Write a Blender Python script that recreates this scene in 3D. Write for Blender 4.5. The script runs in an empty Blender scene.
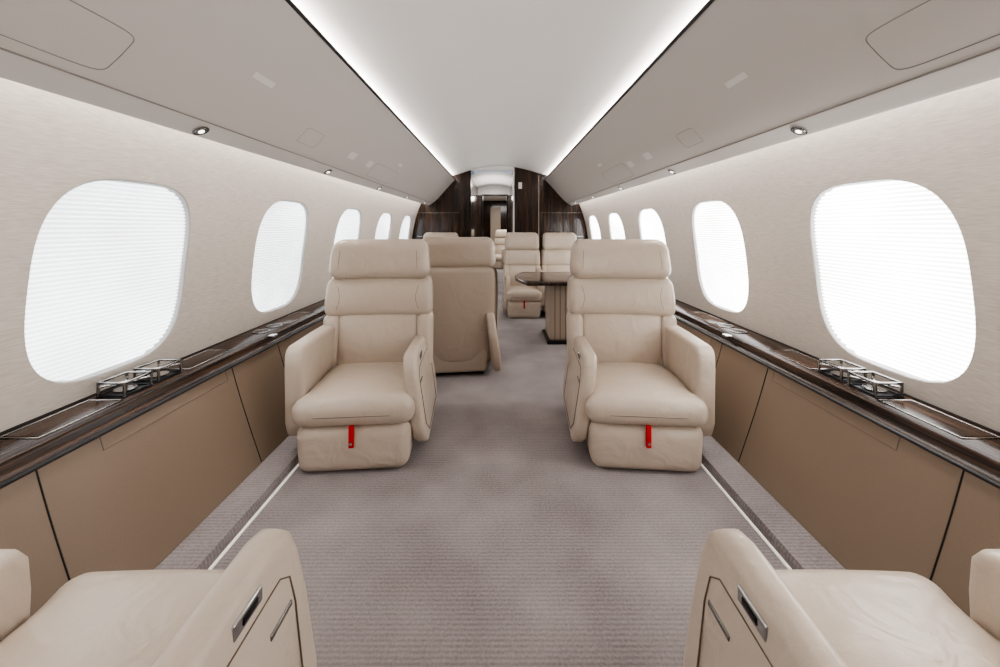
import bpy, bmesh, math
import numpy as np
from mathutils import Vector
D=bpy.data; C=bpy.context
root=C.scene.collection
def s2l(c):
    return tuple(((v/255)/12.92 if v/255<=.04045 else ((v/255+.055)/1.055)**2.4) for v in c)+(1,)
# ---------------------------------------------------------------- materials
def newmat(n):
    m=D.materials.new(n); m.use_nodes=True
    nt=m.node_tree; b=nt.nodes['Principled BSDF']; return m,nt,b
def N(nt,t,**k):
    n=nt.nodes.new(t)
    for a,v in k.items(): setattr(n,a,v)
    return n
def plain(n,col,rough=.5,metal=0,noise=0,nscale=200,bump=0,spec=.5,coat=0,wrinkle=0):
    m,nt,b=newmat(n)
    b.inputs['Roughness'].default_value=rough; b.inputs['Metallic'].default_value=metal
    b.inputs['Specular IOR Level'].default_value=spec
    b.inputs['Coat Weight'].default_value=coat
    tc=N(nt,'ShaderNodeTexCoord'); tx=N(nt,'ShaderNodeTexNoise'); tx.inputs['Scale'].default_value=nscale; tx.inputs['Detail'].default_value=4
    nt.links.new(tc.outputs['Object'],tx.inputs['Vector'])
    r=N(nt,'ShaderNodeValToRGB'); c=s2l(col)
    r.color_ramp.elements[0].color=tuple(x*(1-noise) for x in c[:3])+(1,)
    r.color_ramp.elements[1].color=tuple(min(1,x*(1+noise)) for x in c[:3])+(1,)
    r.color_ramp.elements[0].position=.3; r.color_ramp.elements[1].position=.7
    nt.links.new(tx.outputs['Fac'],r.inputs['Fac']); nt.links.new(r.outputs['Color'],b.inputs['Base Color'])
    if bump:
        bp=N(nt,'ShaderNodeBump'); bp.inputs['Strength'].default_value=bump; bp.inputs['Distance'].default_value=.002
        nt.links.new(tx.outputs['Fac'],bp.inputs['Height']); nt.links.new(bp.outputs['Normal'],b.inputs['Normal'])
        if wrinkle:
            t2=N(nt,'ShaderNodeTexNoise'); t2.inputs['Scale'].default_value=8; t2.inputs['Detail'].default_value=2.5; t2.inputs['Distortion'].default_value=1.2
            nt.links.new(tc.outputs['Object'],t2.inputs['Vector'])
            b2=N(nt,'ShaderNodeBump'); b2.inputs['Strength'].default_value=wrinkle; b2.inputs['Distance'].default_value=.02
            nt.links.new(t2.outputs['Fac'],b2.inputs['Height']); nt.links.new(bp.outputs['Normal'],b2.inputs['Normal']); nt.links.new(b2.outputs['Normal'],b.inputs['Normal'])
    return m
LEATHER=plain('leather_cream',(197,183,168),.36,noise=.03,nscale=260,bump=.12,wrinkle=.42)
LEATHER2=plain('leather_taupe',(164,149,134),.42,noise=.03,nscale=260,bump=.12,wrinkle=.2)
SEAM=plain('seam',(112,98,86),.7)
DADO=plain('dado_leather',(134,117,101),.5,noise=.04,nscale=300,bump=.1)
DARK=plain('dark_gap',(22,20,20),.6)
GREY=plain('overhead_lining',(193,188,183),.55,noise=.01,nscale=400,bump=.05)
CEIL=plain('ceiling_lining',(224,221,218),.5,noise=.01,nscale=300)
GROOVE=plain('groove',(140,134,128),.7)
PLATE=plain('label_plate',(215,212,208),.5)
CHROME=plain('chrome',(200,200,200),.15,metal=1)
BLACK=plain('black_metal',(25,25,27),.3,metal=.6)
GUN=plain('gunmetal',(150,148,146),.2,metal=1)
RED=plain('red_strap',(195,15,25),.6,noise=.1)
# wall fabric
WALL,nt,b=newmat('wall_fabric')
b.inputs['Roughness'].default_value=.8; b.inputs['Specular IOR Level'].default_value=.2
tc=N(nt,'ShaderNodeTexCoord'); mp=N(nt,'ShaderNodeMapping'); mp.inputs['Scale'].default_value=(24,24,400)
tx=N(nt,'ShaderNodeTexNoise'); tx.inputs['Scale'].default_value=1.0; tx.inputs['Detail'].default_value=3
nt.links.new(tc.outputs['Object'],mp.inputs['Vector']); nt.links.new(mp.outputs['Vector'],tx.inputs['Vector'])
r=N(nt,'ShaderNodeValToRGB'); r.color_ramp.elements[0].color=s2l((196,187,178)); r.color_ramp.elements[1].color=s2l((219,211,202))
r.color_ramp.elements[0].position=.3; r.color_ramp.elements[1].position=.7
nt.links.new(tx.outputs['Fac'],r.inputs['Fac']); nt.links.new(r.outputs['Color'],b.inputs['Base Color'])
bp=N(nt,'ShaderNodeBump'); bp.inputs['Strength'].default_value=.2; bp.inputs['Distance'].default_value=.001
nt.links.new(tx.outputs['Fac'],bp.inputs['Height']); nt.links.new(bp.outputs['Normal'],b.inputs['Normal'])
REVEAL=plain('window_reveal',(170,168,166),.5)
# carpet : fine ribs across the cabin
CARPET,nt,b=newmat('carpet')
b.inputs['Roughness'].default_value=.95; b.inputs['Specular IOR Level'].default_value=.1
b.inputs['Sheen Weight'].default_value=.15
tc=N(nt,'ShaderNodeTexCoord')
w=N(nt,'ShaderNodeTexWave',wave_type='BANDS',bands_direction='Y'); w.inputs['Scale'].default_value=23; w.inputs['Distortion'].default_value=.8; w.inputs['Detail'].default_value=2; w.inputs['Detail Scale'].default_value=3
nz=N(nt,'ShaderNodeTexNoise'); nz.inputs['Scale'].default_value=130; nz.inputs['Detail'].default_value=4
nb=N(nt,'ShaderNodeTexNoise'); nb.inputs['Scale'].default_value=2.6; nb.inputs['Detail'].default_value=3
for t in (w,nz,nb): nt.links.new(tc.outputs['Object'],t.inputs['Vector'])
a1=N(nt,'ShaderNodeMath',operation='MULTIPLY'); a1.inputs[1].default_value=.14; nt.links.new(w.outputs['Fac'],a1.inputs[0])
a2=N(nt,'ShaderNodeMath',operation='MULTIPLY_ADD'); a2.inputs[1].default_value=.5; nt.links.new(nz.outputs['Fac'],a2.inputs[0]); nt.links.new(a1.outputs[0],a2.inputs[2])
a3=N(nt,'ShaderNodeMath',operation='MULTIPLY_ADD'); a3.inputs[1].default_value=.75; nt.links.new(nb.outputs['Fac'],a3.inputs[0]); nt.links.new(a2.outputs[0],a3.inputs[2])
r=N(nt,'ShaderNodeValToRGB'); r.color_ramp.elements[0].color=s2l((118,111,112)); r.color_ramp.elements[1].color=s2l((166,158,158))
r.color_ramp.elements[0].position=.46; r.color_ramp.elements[1].position=.92
nt.links.new(a3.outputs[0],r.inputs['Fac']); nt.links.new(r.outputs['Color'],b.inputs['Base Color'])
bp=N(nt,'ShaderNodeBump'); bp.inputs['Strength'].default_value=.4; bp.inputs['Distance'].default_value=.003
nt.links.new(a2.outputs[0],bp.inputs['Height']); nt.links.new(bp.outputs['Normal'],b.inputs['Normal'])
# striped ebony veneer
def wood(n,scale,rough,coat=.5,c0=(34,24,20),c1=(92,68,54),spec=.5):
    m,nt,b=newmat(n)
    b.inputs['Roughness'].default_value=rough; b.inputs['Coat Weight'].default_value=coat; b.inputs['Coat Roughness'].default_value=.08
    b.inputs['Specular IOR Level'].default_value=spec
    tc=N(nt,'ShaderNodeTexCoord'); mp=N(nt,'ShaderNodeMapping'); mp.inputs['Scale'].default_value=scale
    tx=N(nt,'ShaderNodeTexNoise'); tx.inputs['Scale'].default_value=1; tx.inputs['Detail'].default_value=6
    nt.links.new(tc.outputs['Object'],mp.inputs['Vector']); nt.links.new(mp.outputs['Vector'],tx.inputs['Vector'])
    r=N(nt,'ShaderNodeValToRGB'); r.color_ramp.elements[0].color=s2l(c0); r.color_ramp.elements[1].color=s2l(c1)
    r.color_ramp.elements[0].position=.42; r.color_ramp.elements[1].position=.66
    nt.links.new(tx.outputs['Fac'],r.inputs['Fac']); nt.links.new(r.outputs['Color'],b.inputs['Base Color']); return m
WOOD_L=wood('ebony_ledge',(130,2,130),.26,.0,(30,21,17),(80,59,46),.24)
WOOD_V=wood('ebony_upright',(60,60,2),.2,.3,(20,13,10),(70,48,35),.35)
def emis(n,col,st):
    m,nt,b=newmat(n); b.inputs['Base Color'].default_value=col
    b.inputs['Emission Color'].default_value=col; b.inputs['Emission Strength'].default_value=st; return m
LED=emis('led_strip',(1,.96,.90,1),.3)
LAMP=emis('lamp_lens',(1,.95,.85,1),4)
def shade_mat(n,col,st,amp):  # emission stands in for daylight through the fabric; bands paint the pleat shading
    m,nt,b=newmat(n)
    b.inputs['Base Color'].default_value=(.8,.8,.8,1); b.inputs['Roughness'].default_value=.9
    g=N(nt,'ShaderNodeTexCoord'); w=N(nt,'ShaderNodeTexWave',wave_type='BANDS',bands_direction='Z')
    w.inputs['Scale'].default_value=.3142/.0150; w.inputs['Distortion'].default_value=.15
    nt.links.new(g.outputs['Object'],w.inputs['Vector'])
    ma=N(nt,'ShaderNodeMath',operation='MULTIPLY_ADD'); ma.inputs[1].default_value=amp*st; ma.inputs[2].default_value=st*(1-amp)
    nt.links.new(w.outputs['Fac'],ma.inputs[0])
    nn=N(nt,'ShaderNodeTexNoise'); nn.inputs['Scale'].default_value=1.6
    nt.links.new(g.outputs['Object'],nn.inputs['Vector'])
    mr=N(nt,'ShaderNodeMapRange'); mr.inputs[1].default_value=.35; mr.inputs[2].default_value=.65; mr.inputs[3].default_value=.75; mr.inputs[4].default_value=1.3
    nt.links.new(nn.outputs['Fac'],mr.inputs[0])
    mm=N(nt,'ShaderNodeMath',operation='MULTIPLY'); nt.links.new(ma.outputs[0],mm.inputs[0]); nt.links.new(mr.outputs[0],mm.inputs[1])
    nt.links.new(mm.outputs[0],b.inputs['Emission Strength'])
    b.inputs['Emission Color'].default_value=col; return m
SHADE_L=shade_mat('pleated_shade_glow_cool',(.90,.95,1,1),2.5,.5)
SHADE_R=shade_mat('pleated_shade_glow_bright',(1,.99,.98,1),7.5,.7)
# ---------------------------------------------------------------- mesh helpers
def mesh(name,vs,fs,mat,parent=None,smooth=True,col=None):
    me=D.meshes.new(name); me.from_pydata([tuple(v) for v in vs],[],fs); me.update()
    if smooth:
        for p in me.polygons: p.use_smooth=True
    o=D.objects.new(name,me); root.objects.link(o)
    if mat: me.materials.append(mat)
    if parent: o.parent=parent
    return o
def fixn(o):
    bm=bmesh.new(); bm.from_mesh(o.data); bmesh.ops.recalc_face_normals(bm,faces=bm.faces); bm.to_mesh(o.data); bm.free(); return o
def empty(name,loc=(0,0,0),rot=0,sc=(1,1,1)):
    e=D.objects.new(name,None); e.empty_display_size=.1; e.location=loc; e.rotation_euler=(0,0,rot); e.scale=sc; root.objects.link(e); return e
def rbox(name,lo,hi,r,mat,parent=None,mid=6,deform=None):
    lo=np.array(lo,float); hi=np.array(hi,float); c=(lo+hi)/2; h=(hi-lo)/2; r=min(r,h.min()*.999)
    ax=[]
    for i in range(3):
        e=[h[i]-r+r*math.tan(math.radians(t)) for t in (15,30,45)]
        m=list(np.linspace(-(h[i]-r),h[i]-r,mid+1)) if h[i]-r>1e-5 else [0.]
        ax.append([-x for x in reversed(e)]+m+e)
    vs=[];idx={};fs=[]
    def v(p):
        k=tuple(round(x,6) for x in p)
        if k not in idx:
            p=np.array(p); inn=np.clip(p,-(h-r),h-r); d=p-inn; q=inn+r*d/np.linalg.norm(d)+c
            if deform: q=deform(q)
            idx[k]=len(vs); vs.append(tuple(q))
        return idx[k]
    for i in range(3):
        j,k=(i+1)%3,(i+2)%3
        for s in (-1,1):
            for a in range(len(ax[j])-1):
                for b_ in range(len(ax[k])-1):
                    q=[]
                    for (da,db) in ((0,0),(1,0),(1,1),(0,1)):
                        p=[0,0,0]; p[i]=s*h[i]; p[j]=ax[j][a+da]; p[k]=ax[k][b_+db]; q.append(v(p))
                    if s<0: q.reverse()
                    fs.append(q)
    return mesh(name,vs,fs,mat,parent)
def prism(name,poly,x0,x1,mat,parent=None,bev=.015,deform=None,segs=4):
    n=len(poly)
    vs=[(x0,y,z) for y,z in poly]+[(x1,y,z) for y,z in poly]
    fs=[list(range(n)),list(range(2*n-1,n-1,-1))]+[[i,i+n,(i+1)%n+n,(i+1)%n] for i in range(n)]
    o=mesh(name,vs,fs,mat,parent,smooth=True); fixn(o)
    bm=bmesh.new(); bm.from_mesh(o.data)
    ed=[e for e in bm.edges if abs(e.verts[0].co.x-e.verts[1].co.x)<1e-6]
    bmesh.ops.bevel(bm,geom=ed,offset=bev,segments=segs,profile=.5,affect='EDGES')
    if deform:
        for v in bm.verts: v.co=Vector(deform(v.co))
    for f in bm.faces: f.smooth=True
    bm.to_mesh(o.data); bm.free()
    return o
def tube(name,pts,rad,mat,parent=None,closed=False):
    cu=D.curves.new(name,'CURVE'); cu.dimensions='3D'; cu.bevel_depth=rad; cu.bevel_resolution=2
    sp=cu.splines.new('POLY'); sp.points.add(len(pts)-1)
    for i,p in enumerate(pts): sp.points[i].co=(*p,1)
    sp.use_cyclic_u=closed
    o=D.objects.new(name,cu); root.objects.link(o); cu.materials.append(mat)
    if parent: o.parent=parent
    return o
def cyl(name,c,r,h,mat,parent=None,axis='z',seg=28):
    vs=[];fs=[]
    for s in (-1,1):
        for i in range(seg):
            a=2*math.pi*i/seg; u,w_=r*math.cos(a),r*math.sin(a)
            p={'z':(u,w_,s*h/2),'y':(u,s*h/2,w_),'x':(s*h/2,u,w_)}[axis]
            vs.append((c[0]+p[0],c[1]+p[1],c[2]+p[2]))
    fs=[list(range(seg)),list(range(2*seg-1,seg-1,-1))]+[[i,(i+1)%seg,(i+1)%seg+seg,i+seg] for i in range(seg)]
    o=mesh(name,vs,fs,mat,parent,smooth=False); return fixn(o)
def extr(name,prof,y0,y1,mat,sign=1,ny=1,parent=None,thick=0,smooth=True):
    vs=[];fs=[];n=len(prof)
    for j in range(ny+1):
        y=y0+(y1-y0)*j/ny
        vs+=[(sign*x,y,z) for x,z in prof]
    for j in range(ny):
        for i in range(n-1): fs.append([j*n+i,j*n+i+1,(j+1)*n+i+1,(j+1)*n+i])
    o=mesh(name,vs,fs,mat,parent,smooth)
    return o
def smoothpoly(pts,n=24):
    P=np.array(pts,float); out=[]
    for i in range(len(P)-1):
        p0=P[max(i-1,0)];p1=P[i];p2=P[i+1];p3=P[min(i+2,len(P)-1)]
        k=max(2,n//(len(P)-1))
        for t in np.linspace(0,1,k,endpoint=False):
            out.append(.5*((2*p1)+(-p0+p2)*t+(2*p0-5*p1+4*p2-p3)*t*t+(-p0+3*p1-3*p2+p3)*t**3))
    out.append(P[-1]); return [tuple(p) for p in out]
Y0,Y1=-1.16,5.96
YE=Y1-.006
# ---------------------------------------------------------------- shell
WZ=[.50,.60,.75,.92,1.10,1.27,1.42,1.56]; WX=[1.418,1.412,1.398,1.378,1.352,1.313,1.258,1.19]
pf=np.polyfit(WZ,WX,3)
def Xw(z): return float(np.polyval(pf,z))
ZC,HB,HA,NEXP=.922,.345,.281,3.3
K=96
def hole(t,sa=1):
    c_,s_=math.cos(t),math.sin(t)
    return (sa*HA*math.copysign(abs(c_)**(2/NEXP),c_), sa*HB*math.copysign(abs(s_)**(2/NEXP),s_))
win_y=[1.39+1.02*k for k in range(-2,5)]
wi=0
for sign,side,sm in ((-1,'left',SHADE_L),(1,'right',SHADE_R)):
    vs=[];fs=[];rv=[];rf=[]
    for yc in win_y:
        base=len(vs); R=8
        for q in range(R+1):
            u=q/R
            for i in range(K):
                t=2*math.pi*i/K; hy,hz=hole(t)
                dy,dz=hy/HA,hz/HB; m=max(abs(dy),abs(dz)); dy/=m; dz/=m
                oy=dy*.51; oz=dz*(1.56-ZC if dz>0 else ZC-.517)
                y=hy+(oy-hy)*u; z=hz+(oz-hz)*u
                vs.append((sign*Xw(ZC+z),yc+y,ZC+z))
        for q in range(R):
            for i in range(K):
                j=(i+1)%K; fs.append([base+q*K+i,base+q*K+j,base+(q+1)*K+j,base+(q+1)*K+i])
        base=len(rv)
        prof=[(1.0,0),(.992,.001),(.984,.005),(.980,.012),(.972,.030)]
        for sc,dx in prof:
            for i in range(K):
                hy,hz=hole(2*math.pi*i/K,1)
                off=(1-sc)*.3
                L=math.hypot(hy,hz); hy-=hy/L*off; hz-=hz/L*off
                rv.append((sign*(Xw(ZC+hz)+dx),yc+hy,ZC+hz))
        for q in range(len(prof)-1):
            for i in range(K):
                j=(i+1)%K; rf.append([base+q*K+i,base+q*K+j,base+(q+1)*K+j,base+(q+1)*K+i])
        wi+=1
        sv=[];sf=[]; rows=92; nx=2
        for a in range(rows+1):
            z=-HB+2*HB*a/rows; k_=max(0,1-abs(z/HB)**NEXP)**(1/NEXP)
            hw=HA*k_
            dx=.020+(.004 if a%2 else -.004)
            for b_ in range(nx+1): sv.append((sign*(Xw(ZC+z)+dx),yc-hw+2*hw*b_/nx,ZC+z))
        for a in range(rows):
            for b_ in range(nx): i=a*(nx+1)+b_; sf.append([i,i+1,i+nx+2,i+nx+1])
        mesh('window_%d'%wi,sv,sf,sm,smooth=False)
    wl=mesh('wall_'+side,vs,fs,WALL)
    mesh('window_reveals',rv,rf,REVEAL,parent=wl)
# dado, ledge, riser
for sign,side in ((-1,'left'),(1,'right')):
    dp=smoothpoly([(1.066,.046),(1.115,.19),(1.163,.34),(1.203,.480)],12)
    p=empty('side_cabinet')
    extr('panel',dp,Y0,YE,DADO,sign,parent=p)
    def DX(z): return float(np.interp(z,[q[1] for q in dp],[q[0] for q in dp]))
    for ys in (-.1,.983,1.70,2.05,3.0,3.9,4.8):
        tube('seam',[(sign*(DX(z)-.0005),ys,z) for z in np.linspace(.05,.478,8)],.002,DARK,p)
    for (ya,yb) in ((1.14,1.66),(.1,.85),(2.15,2.9)):
        tube('door_seam',[(sign*(DX(.478)),ya,.478),(sign*DX(.43),ya,.43),(sign*DX(.43),yb,.43),(sign*DX(.478),yb,.478)],.0015,SEAM,p)
    tube('shadow_gap',[(sign*1.196,Y0,.478),(sign*1.196,YE,.478)],.005,DARK,p)
    extr('ledge_top',[(1.215,.478),(1.232,.480),(1.238,.488),(1.238,.508),(1.243,.515),(1.418,.515)],Y0,YE,WOOD_L,sign,parent=p)
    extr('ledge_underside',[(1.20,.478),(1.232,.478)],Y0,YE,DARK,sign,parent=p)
    tube('back_gap',[(sign*1.412,Y0,.516),(sign*1.412,YE,.516)],.004,DARK,p)
    tn='trim_%d'%(1 if sign<0 else 2)
    r_=extr(tn,[(.934,-.0),(.934,.028),(.940,.044),(1.066,.044)],Y0,YE,CARPET,sign,smooth=False)
    rbox('led_strip',(sign*.929-.005,Y0,.0),(sign*.929+.005,YE,.008),.003,LED,r_,mid=1)
    def tray(y0,y1,x0=1.275,x1=1.385):
        tube('tray_rim',[(sign*x0,y0,.5165),(sign*x1,y0,.5165),(sign*x1,y1,.5165),(sign*x0,y1,.5165)],.003,GUN,p,True)
        rbox('tray_lid',(min(sign*x0,sign*x1)+.006,y0+.006,.512),(max(sign*x0,sign*x1)-.006,y1-.006,.518),.002,WOOD_L,p,mid=1)
    tray(1.05,1.28); tray(1.56,1.80); tray(2.3,2.6)
    g=empty('folding_cup_holder')
    for (ya,yb) in ((1.30,1.40),(1.43,1.53)):
        for z,rr in ((.522,.0035),(.565,.0045)):
            tube('frame',[(sign*1.285,ya,z),(sign*1.375,ya,z),(sign*1.375,yb,z),(sign*1.285,yb,z)],rr,GUN if z>.55 else BLACK,g,True)
        for x in (1.285,1.375):
            for y in (ya,yb): tube('post',[(sign*x,y,.518),(sign*x,y,.565)],.0045,GUN,g)
        tube('brace',[(sign*1.285,ya,.55),(sign*1.375,yb,.55)],.004,CHROME,g)
        tube('brace',[(sign*1.375,ya,.55),(sign*1.285,yb,.55)],.004,CHROME,g)
        cyl('cup_pad',(sign*1.33,(ya+yb)/2,.524),.032,.008,CHROME,g)
        rbox('well',(min(sign*1.28,sign*1.38),ya-.005,.5155),(max(sign*1.28,sign*1.38),yb+.005,.520),.002,BLACK,g,mid=1)
    for yy in (2.12,2.24):
        tube('cup_ring',[(sign*1.33+.04*math.cos(t),yy+.04*math.sin(t),.518) for t in np.linspace(0,6.28,28,endpoint=False)],.003,GUN,p,True)
        cyl('cup_well',(sign*1.33,yy,.5165),.037,.004,BLACK,p)
    rbox('latch_button',(sign*1.22-.017,2.02,.512),(sign*1.22+.017,2.06,.522),.003,CHROME,p,mid=1)
# overhead panels
BF=smoothpoly([(1.05,1.478),(.975,1.545),(.865,1.668),(.775,1.768),(.70,1.845)],20)
for sign in (-1,1):
    p=empty('overhead_bin')
    extr('cove',[(1.185,1.56),(1.13,1.56),(1.13,1.455)],Y0,YE,CEIL,sign,parent=p,smooth=False)
    extr('light_rail',smoothpoly([(1.13,1.445),(1.122,1.436),(1.112,1.437),(1.085,1.454),(1.055,1.472),(1.05,1.478)],20),Y0,YE,GREY,sign,parent=p)
    extr('door_panel',BF+[(.703,1.85)],Y0,YE,GREY,sign,parent=p)
    extr('cove_shelf',[(.703,1.85),(.88,1.852)],Y0,YE,CEIL,sign,parent=p)
    tube('crease',[(sign*1.051,Y0,1.476),(sign*1.051,YE,1.476)],.0025,GROOVE,p)
    tube('edge_gap',[(sign*.70,Y0,1.848),(sign*.70,YE,1.848)],.008,DARK,p)
    zs=[q[1] for q in BF]; xs=[q[0] for q in BF]
    def S(t,y,off=.0):
        z=1.478+.367*t; return (sign*(float(np.interp(z,zs,xs))-off),y,z-off*.9)
    def rrect(name,t0,t1,ya,yb,rad,mat):
        pts=[]
        for i in range(64):
            a=2*math.pi*i/64; c_,s_=math.cos(a),math.sin(a)
            pts.append(S((t0+t1)/2+(t1-t0)/2*math.copysign(abs(c_)**.2,c_),(ya+yb)/2+(yb-ya)/2*math.copysign(abs(s_)**.2,s_)))
        tube(name,pts,rad,mat,p,True)
    rrect('service_panel',.05,.31,.35,.98,.0014,GROOVE)
    rrect('service_panel',.12,.30,1.86,2.03,.0010,GROOVE)
    rrect('service_panel',.05,.31,2.9,3.5,.0012,GROOVE)
    for (t0,t1,ya,yb) in ((.44,.49,1.36,1.48),(.18,.28,2.42,2.52),(.18,.28,2.75,2.84),(.44,.49,3.3,3.42)):
        a=[S(t0,ya,.001),S(t1,ya,.001),S(t1,yb,.001),S(t0,yb,.001)]
        b_=[S(t0,ya,-.004),S(t1,ya,-.004),S(t1,yb,-.004),S(t0,yb,-.004)]
        fixn(mesh('label_plate',a+b_,[[0,1,2,3],[7,6,5,4],[0,4,5,1],[1,5,6,2],[2,6,7,3],[3,7,4,0]],PLATE,p,smooth=False))
    for yy in (.36,1.38,2.40,3.42,4.44,5.46):
        lp=empty('reading_light',(sign*1.087,yy,1.4505)); lp.parent=p; lp.rotation_euler=(0,sign*math.radians(30),0)
        cyl('bezel',(0,0,0),.027,.006,CHROME,lp); cyl('recess',(0,0,-.002),.018,.006,GUN,lp); cyl('lens',(0,0,-.003),.010,.006,LAMP,lp)
        ld=D.lights.new('reading_lamp','SPOT'); ld.energy=7; ld.spot_size=math.radians(75); ld.spot_blend=.8; ld.shadow_soft_size=.02; ld.color=(1,.93,.85)
        lo=D.objects.new('lamp',ld); root.objects.link(lo); lo.parent=lp; lo.location=(0,0,-.02)
# ceiling
cp=smoothpoly([(-.87,1.875),(-.70,1.915),(-.5,1.975),(-.25,2.035),(0,2.055),(.25,2.035),(.5,1.975),(.70,1.915),(.87,1.875)],48)
extr('ceiling',cp,Y0,YE,CEIL,1)
mesh('floor',[(-1.6,Y0,0),(1.6,Y0,0),(1.6,12,0),(-1.6,12,0)],[[0,1,2,3]],CARPET,smooth=False)
# ---------------------------------------------------------------- bulkheads
def boxm(name,lo,hi,mat,parent=None,r=.004): return rbox(name,lo,hi,r,mat,parent,mid=1)
boxm('wall_back',(-1.6,Y0-.06,0),(1.6,Y0-.001,2.2),LEATHER2)
bh=empty('wall_forward')
boxm('panel_a',(-1.6,Y1,0),(-.47,Y1+.06,2.2),WOOD_V,bh)
boxm('panel_b',(.22,Y1,0),(1.6,Y1+.06,2.2),WOOD_V,bh)
boxm('jamb_a',(-.485,Y1-.02,0),(-.455,Y1+.08,1.985),BLACK,bh)
boxm('jamb_b',(.205,Y1-.02,0),(.225,Y1+.08,2.03),PLATE,bh)
boxm('jamb_c',(.60,Y1-.02,0),(.612,Y1-.001,1.91),LEATHER2,bh)
for s in (-1,1):
    for z in (.95,1.32):
        boxm('inlay',(min(s*.64,s*1.3),Y1-.006,z),(max(s*.64,s*1.3),Y1-.001,z+.006),GUN,bh,.001)
    for x in (.80,1.0,1.2): boxm('door_gap',(s*x-.003,Y1-.005,.0),(s*x+.003,Y1-.001,1.45),DARK,bh,.001)
boxm('fascia',(-.47,Y1,1.99),(.22,Y1+.06,2.2),CEIL,bh)
boxm('notice_placard',(.29,Y1-.006,1.70),(.345,Y1-.001,1.80),PLATE,bh)
boxm('wall_passage',(-.53,Y1+.07,0),(-.47,8.0,2.1),WOOD_V)
boxm('wall_passage',(.22,Y1+.07,0),(.28,8.0,2.1),WOOD_V)
extr('ceiling_passage',smoothpoly([(-.53,1.90),(-.3,1.96),(-.12,1.975),(.08,1.96),(.28,1.90)],16),Y1+.061,8.0,CEIL)
b2=empty('wall_galley')
boxm('left',(-1.6,8,0),(-.37,8.05,2.1),WOOD_V,b2); boxm('right',(.15,8,0),(1.6,8.05,2.1),WOOD_V,b2); boxm('header',(-.47,7.99,1.77),(.22,8.05,2.1),CEIL,b2)
boxm('frame_a',(-.385,7.97,0),(-.36,8.06,1.77),BLACK,b2);boxm('frame_b',(.14,7.97,0),(.165,8.06,1.77),BLACK,b2);boxm('frame_c',(-.38,7.97,1.76),(.16,8.06,1.785),BLACK,b2)
boxm('wall_cockpit',(-1.6,12,0),(1.6,12.05,2.1),WOOD_V)
boxm('wall_vestibule',(-1.3,8.06,0),(-1.25,12,2.1),WALL); boxm('wall_vestibule',(1.25,8.06,0),(1.3,12,2.1),WALL)
extr('ceiling_vestibule',[(-1.3,1.8),(-.5,1.93),(.3,1.93),(1.3,1.8)],8.05,12,CEIL)
d=empty('door_1')
boxm('leaf',(-.30,11.93,0),(.02,11.99,1.72),LEATHER2,d); boxm('handle',(-.03,11.90,.95),(-.01,11.93,1.05),CHROME,d)
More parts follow.
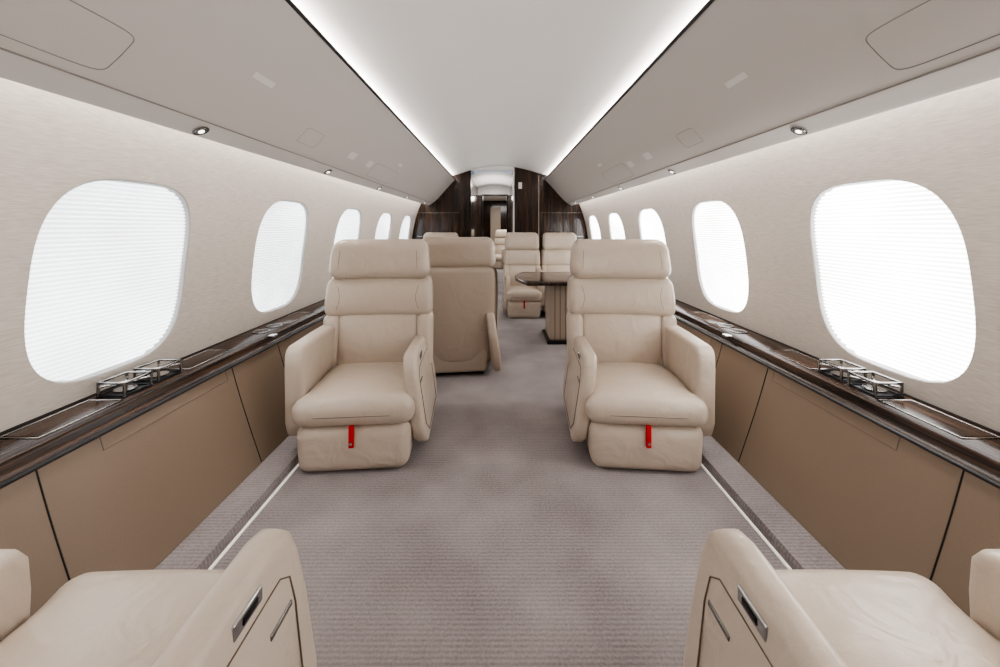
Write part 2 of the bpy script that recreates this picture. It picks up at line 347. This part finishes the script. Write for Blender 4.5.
# ---------------------------------------------------------------- seats
def seat(loc,rot,aisle,sc=(1,1,1),tag=True,shellmat=None,ext=0,rec=.15,lea=None,otop=.552,ofr=0):
    e=empty('cabin_seat',loc,rot,sc); sh=shellmat or LEATHER2; LE=lea or LEATHER
    rc=lambda z:(z-.3)*rec+ext
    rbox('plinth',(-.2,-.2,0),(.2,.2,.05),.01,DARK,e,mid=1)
    def fb(q):
        u=min(1,max(0,q[2]/.21)); q[0]*=.95+.05*u
        if q[1]<-.25: q[1]-=.008*(1-(q[0]/.26)**2)*math.sin(math.pi*u)
        return q
    rbox('leg_rest',(-.256,-.342,.0),(.256,.18,.212),.05,LE,e,mid=8,deform=fb)
    def fc(q):
        t=min(1,max(0,(q[1]+.30)/.06)); t=t*t*(3-2*t)
        q[0]*=1-.08*t
        if q[2]>.27: q[2]+=.032*(1-(q[0]/.27)**2)*max(0,1-((q[1]+.11)/.26)**2)
        return q
    rbox('seat_cushion',(-.270,-.358,.206),(.270,.16+ext,.332),.055,LE,e,mid=14,deform=fc)
    tube('cushion_piping',[(x,-.3575+.03*(abs(x)/.257)**8,.262) for x in np.linspace(-.252,.252,25)],.0018,SEAM,e)
    for s in (-1,1):
        ia=(s==aisle); top=.488 if ia else otop; bot=.05 if ia else .12
        if ia:
            poly=[(.32+ext,bot+.1),(.29+ext,bot),(-.20,bot),(-.275,bot+.05),(-.302,bot+.13),(-.300,top-.16),(-.292,top-.07),(-.275,top-.022),(-.25,top+.001),(-.215,top+.008),(-.17,top+.007),(0,top),(.15,top-.008),(.32+ext,top-.018)]
        else:
            f=ofr
            poly=[(.29+ext,bot),(-.20+f,bot),(-.262+f,bot+.02),(-.285+f,bot+.08),(-.292+f,top-.10),(-.288+f,top-.035),(-.272+f,top-.008),(-.245+f,top+.002),(0,top),(.29+ext,top-.01)]
        lean=.055 if ia else .0
        xi,xo_=(.258,.323) if ia else (.232,.319)
        def sh_(v,s=s,lean=lean): return (v[0]-s*lean*max(0,v[2]-.10)/.39, v[1], v[2])
        prism('armrest',poly,s*xi,s*xo_,LE,e,.022,sh_)
        xo=lambda z,s=s,lean=lean,xo_=xo_: s*(xo_+.0005)-s*lean*max(0,z-.10)/.39
        fy=0 if ia else ofr
        pts=[(.2,bot+.05),(-.17+fy,bot+.05),(-.235+fy,bot+.11),(-.245+fy,top-.14),(-.238+fy,top-.085),(-.21+fy,top-.065),(.2,top-.075)]
        tube('panel_seam',[(xo(z),y,z) for y,z in pts],.0016,SEAM,e,True)
        if ia:
            rbox('control_recess',(min(xo(.46)-.004,xo(.46)+.004),-.16,top-.054),(max(xo(.46)-.004,xo(.46)+.004),-.085,top-.025),.0039,CHROME,e,mid=2)
            rbox('control_screen',(min(xo(.46)-.006,xo(.46)+.006),-.145,top-.047),(max(xo(.46)-.006,xo(.46)+.006),-.105,top-.032),.003,BLACK,e,mid=2)
            rbox('latch_slot',(xo(.37)-.003,-.235,.350),(xo(.37)+.003,-.165,.362),.0028,GUN,e,mid=2)
    def fs_(q):
        z=q[2]; y=q[1]; q[1]+=rc(z)
        if y>.24: q[1]-=.05*(q[0]/.3)**2
        if z>.7: q[0]*=1-.04*(z-.7)/.13
        if z<.3: q[0]*=.9+.1*z/.3
        return q
    rbox('back_shell',(-.297,.17,.09),(.297,.285,.815),.045,sh,e,mid=10,deform=fs_)
    rbox('under_frame',(-.22,.1,.03),(.22,.25+ext,.2),.02,sh,e,mid=2)
    def fl(q):
        z=q[2]; fr=q[1]<.15
        if fr: q[1]-=.018*(1-(q[0]/.22)**2)*math.sin(math.pi*min(1,max(0,(z-.28)/.32)))
        q[1]+=rc(z); return q
    rbox('lumbar_cushion',(-.226,.098,.28),(.226,.22,.604),.028,LE,e,mid=10,deform=fl)
    for s in (-1,1):
        a,b_=sorted((s*.216,s*.306))
        rbox('side_bolster',(a,.082,.30),(b_,.22,.604),.036,LE,e,mid=4,deform=lambda q:np.array([q[0],q[1]+rc(q[2]),q[2]]))
    def fm(q):
        z=q[2]; fr=q[1]<.15
        if fr: q[1]+=.018*(1-(q[0]/.3)**2)-.018*math.sin(math.pi*min(1,max(0,(z-.59)/.21)))
        q[0]*=1-.03*max(0,(z-.6)/.2)
        q[1]+=rc(z); return q
    rbox('shoulder_cushion',(-.303,.080,.586),(.303,.22,.808),.044,LE,e,mid=10,deform=fm)
    def fh(q):
        z=q[2]; y=q[1]
        if y<.16: q[1]+=.028*(1-(q[0]/.29)**2)-.016*math.sin(math.pi*min(1,max(0,(z-.8)/.22)))
        else: q[1]-=.05*(q[0]/.3)**2
        q[0]*=.985-.06*max(0,(z-.8)/.22)
        q[1]+=rc(z); return q
    rbox('headrest',(-.293,.052,.796),(.293,.265,1.026),.06,LE,e,mid=10,deform=fh)
    for s in (-1,1):
        tube('headrest_seam',[tuple(fh(np.array([s*.228,.0523,z]))) for z in np.linspace(.858,.966,8)],.0013,SEAM,e)
        tube('shoulder_seam',[tuple(fm(np.array([s*(.235-.02*math.sin((z-.62)/.15*3.14)),.0803,z]))) for z in np.linspace(.632,.762,8)],.0013,SEAM,e)
    if tag:
        rbox('red_strap',(-.011,-.360,.125),(.011,-.345,.222),.003,RED,e,mid=2)
        cyl('strap_stud',(0,-.361,.146),.006,.006,CHROME,e,axis='y')
    return e
PI=math.pi
seat((-.685,2.03,0),.08,1)
seat((.685,2.03,0),-.08,-1)
seat((-.70,.52,0),PI,-1,tag=False,ext=.12,rec=.25,otop=.475,ofr=.045)
seat((.70,.52,0),PI,1,tag=False,ext=.12,rec=.25,otop=.475,ofr=.045)
LMID=plain('leather_cream_shaded',(178,163,148),.42,noise=.03,nscale=260,bump=.12,wrinkle=.2)  # same cream leather, darkened so the colour carries the shadow on this seat
seat((-.345,3.03,0),PI+.12,-1,tag=False,lea=LMID,shellmat=LMID)
seat((-.80,4.95,0),0,1,(.85,.9,1.0),tag=False)
seat((.29,4.85,0),0,-1,(.80,.9,1.0))
seat((.79,4.85,0),0,-1,(.80,.9,1.0),tag=False)
seat((.0,10.3,0),-.6,-1,tag=False)
# ---------------------------------------------------------------- table
t=empty('dining_table')
rbox('top',(.14,3.38,.575),(1.10,4.20,.605),.012,WOOD_V,t,mid=3,deform=lambda q:np.array([q[0]+ (.10*((q[1]-3.79)/.41)**2 if q[0]<.4 else 0),q[1],q[2]]))
rbox('pedestal',(.47,3.60,.02),(.72,3.95,.58),.02,LEATHER2,t,mid=2)
rbox('foot',(.44,3.55,.0),(.76,4.0,.03),.01,BLACK,t,mid=1)
for x in (.52,.57,.62,.67): tube('rib',[(x,3.599,.03),(x,3.599,.57)],.004,SEAM,t)
# ---------------------------------------------------------------- lights
def area(name,loc,rot,sx,sy,en,col=(1,.965,.93)):
    l=D.lights.new(name,'AREA'); l.shape='RECTANGLE'; l.size=sx; l.size_y=sy; l.energy=en; l.color=col
    o=D.objects.new(name,l); o.location=loc; o.rotation_euler=rot; root.objects.link(o)
L=Y1-Y0-.1; YM=(Y0+Y1)/2
for s in (-1,1):
    area('cove_light_sidewall',(s*1.16,YM,1.55),(0,0,0),.05,L,23)
    area('cove_light_ceiling',(s*.765,YM,1.858),(PI,0,0),.05,L,30)
area('passage_light',(-.12,7,1.93),(0,0,0),.2,1.2,18)
area('passage_uplight',(-.12,7,1.7),(PI,0,0),.5,1.2,6)  # free-hanging area light aimed up at the passage ceiling, no cove modelled
area('vestibule_light',(0,10,1.9),(0,0,0),.6,2,40)
w=D.worlds.new('World'); C.scene.world=w; w.use_nodes=True
w.node_tree.nodes['Background'].inputs[0].default_value=(.8,.87,1,1); w.node_tree.nodes['Background'].inputs[1].default_value=.5
try: C.scene.view_settings.look='AgX - Medium High Contrast'
except Exception: pass
# ---------------------------------------------------------------- camera
cam=D.cameras.new('camera'); cam.sensor_width=36; cam.lens=380/1000*36; cam.shift_y=-.1065; cam.clip_start=.02
co=D.objects.new('camera',cam); co.location=(0,0,1.1); co.rotation_euler=(PI/2,0,0); root.objects.link(co); C.scene.camera=co
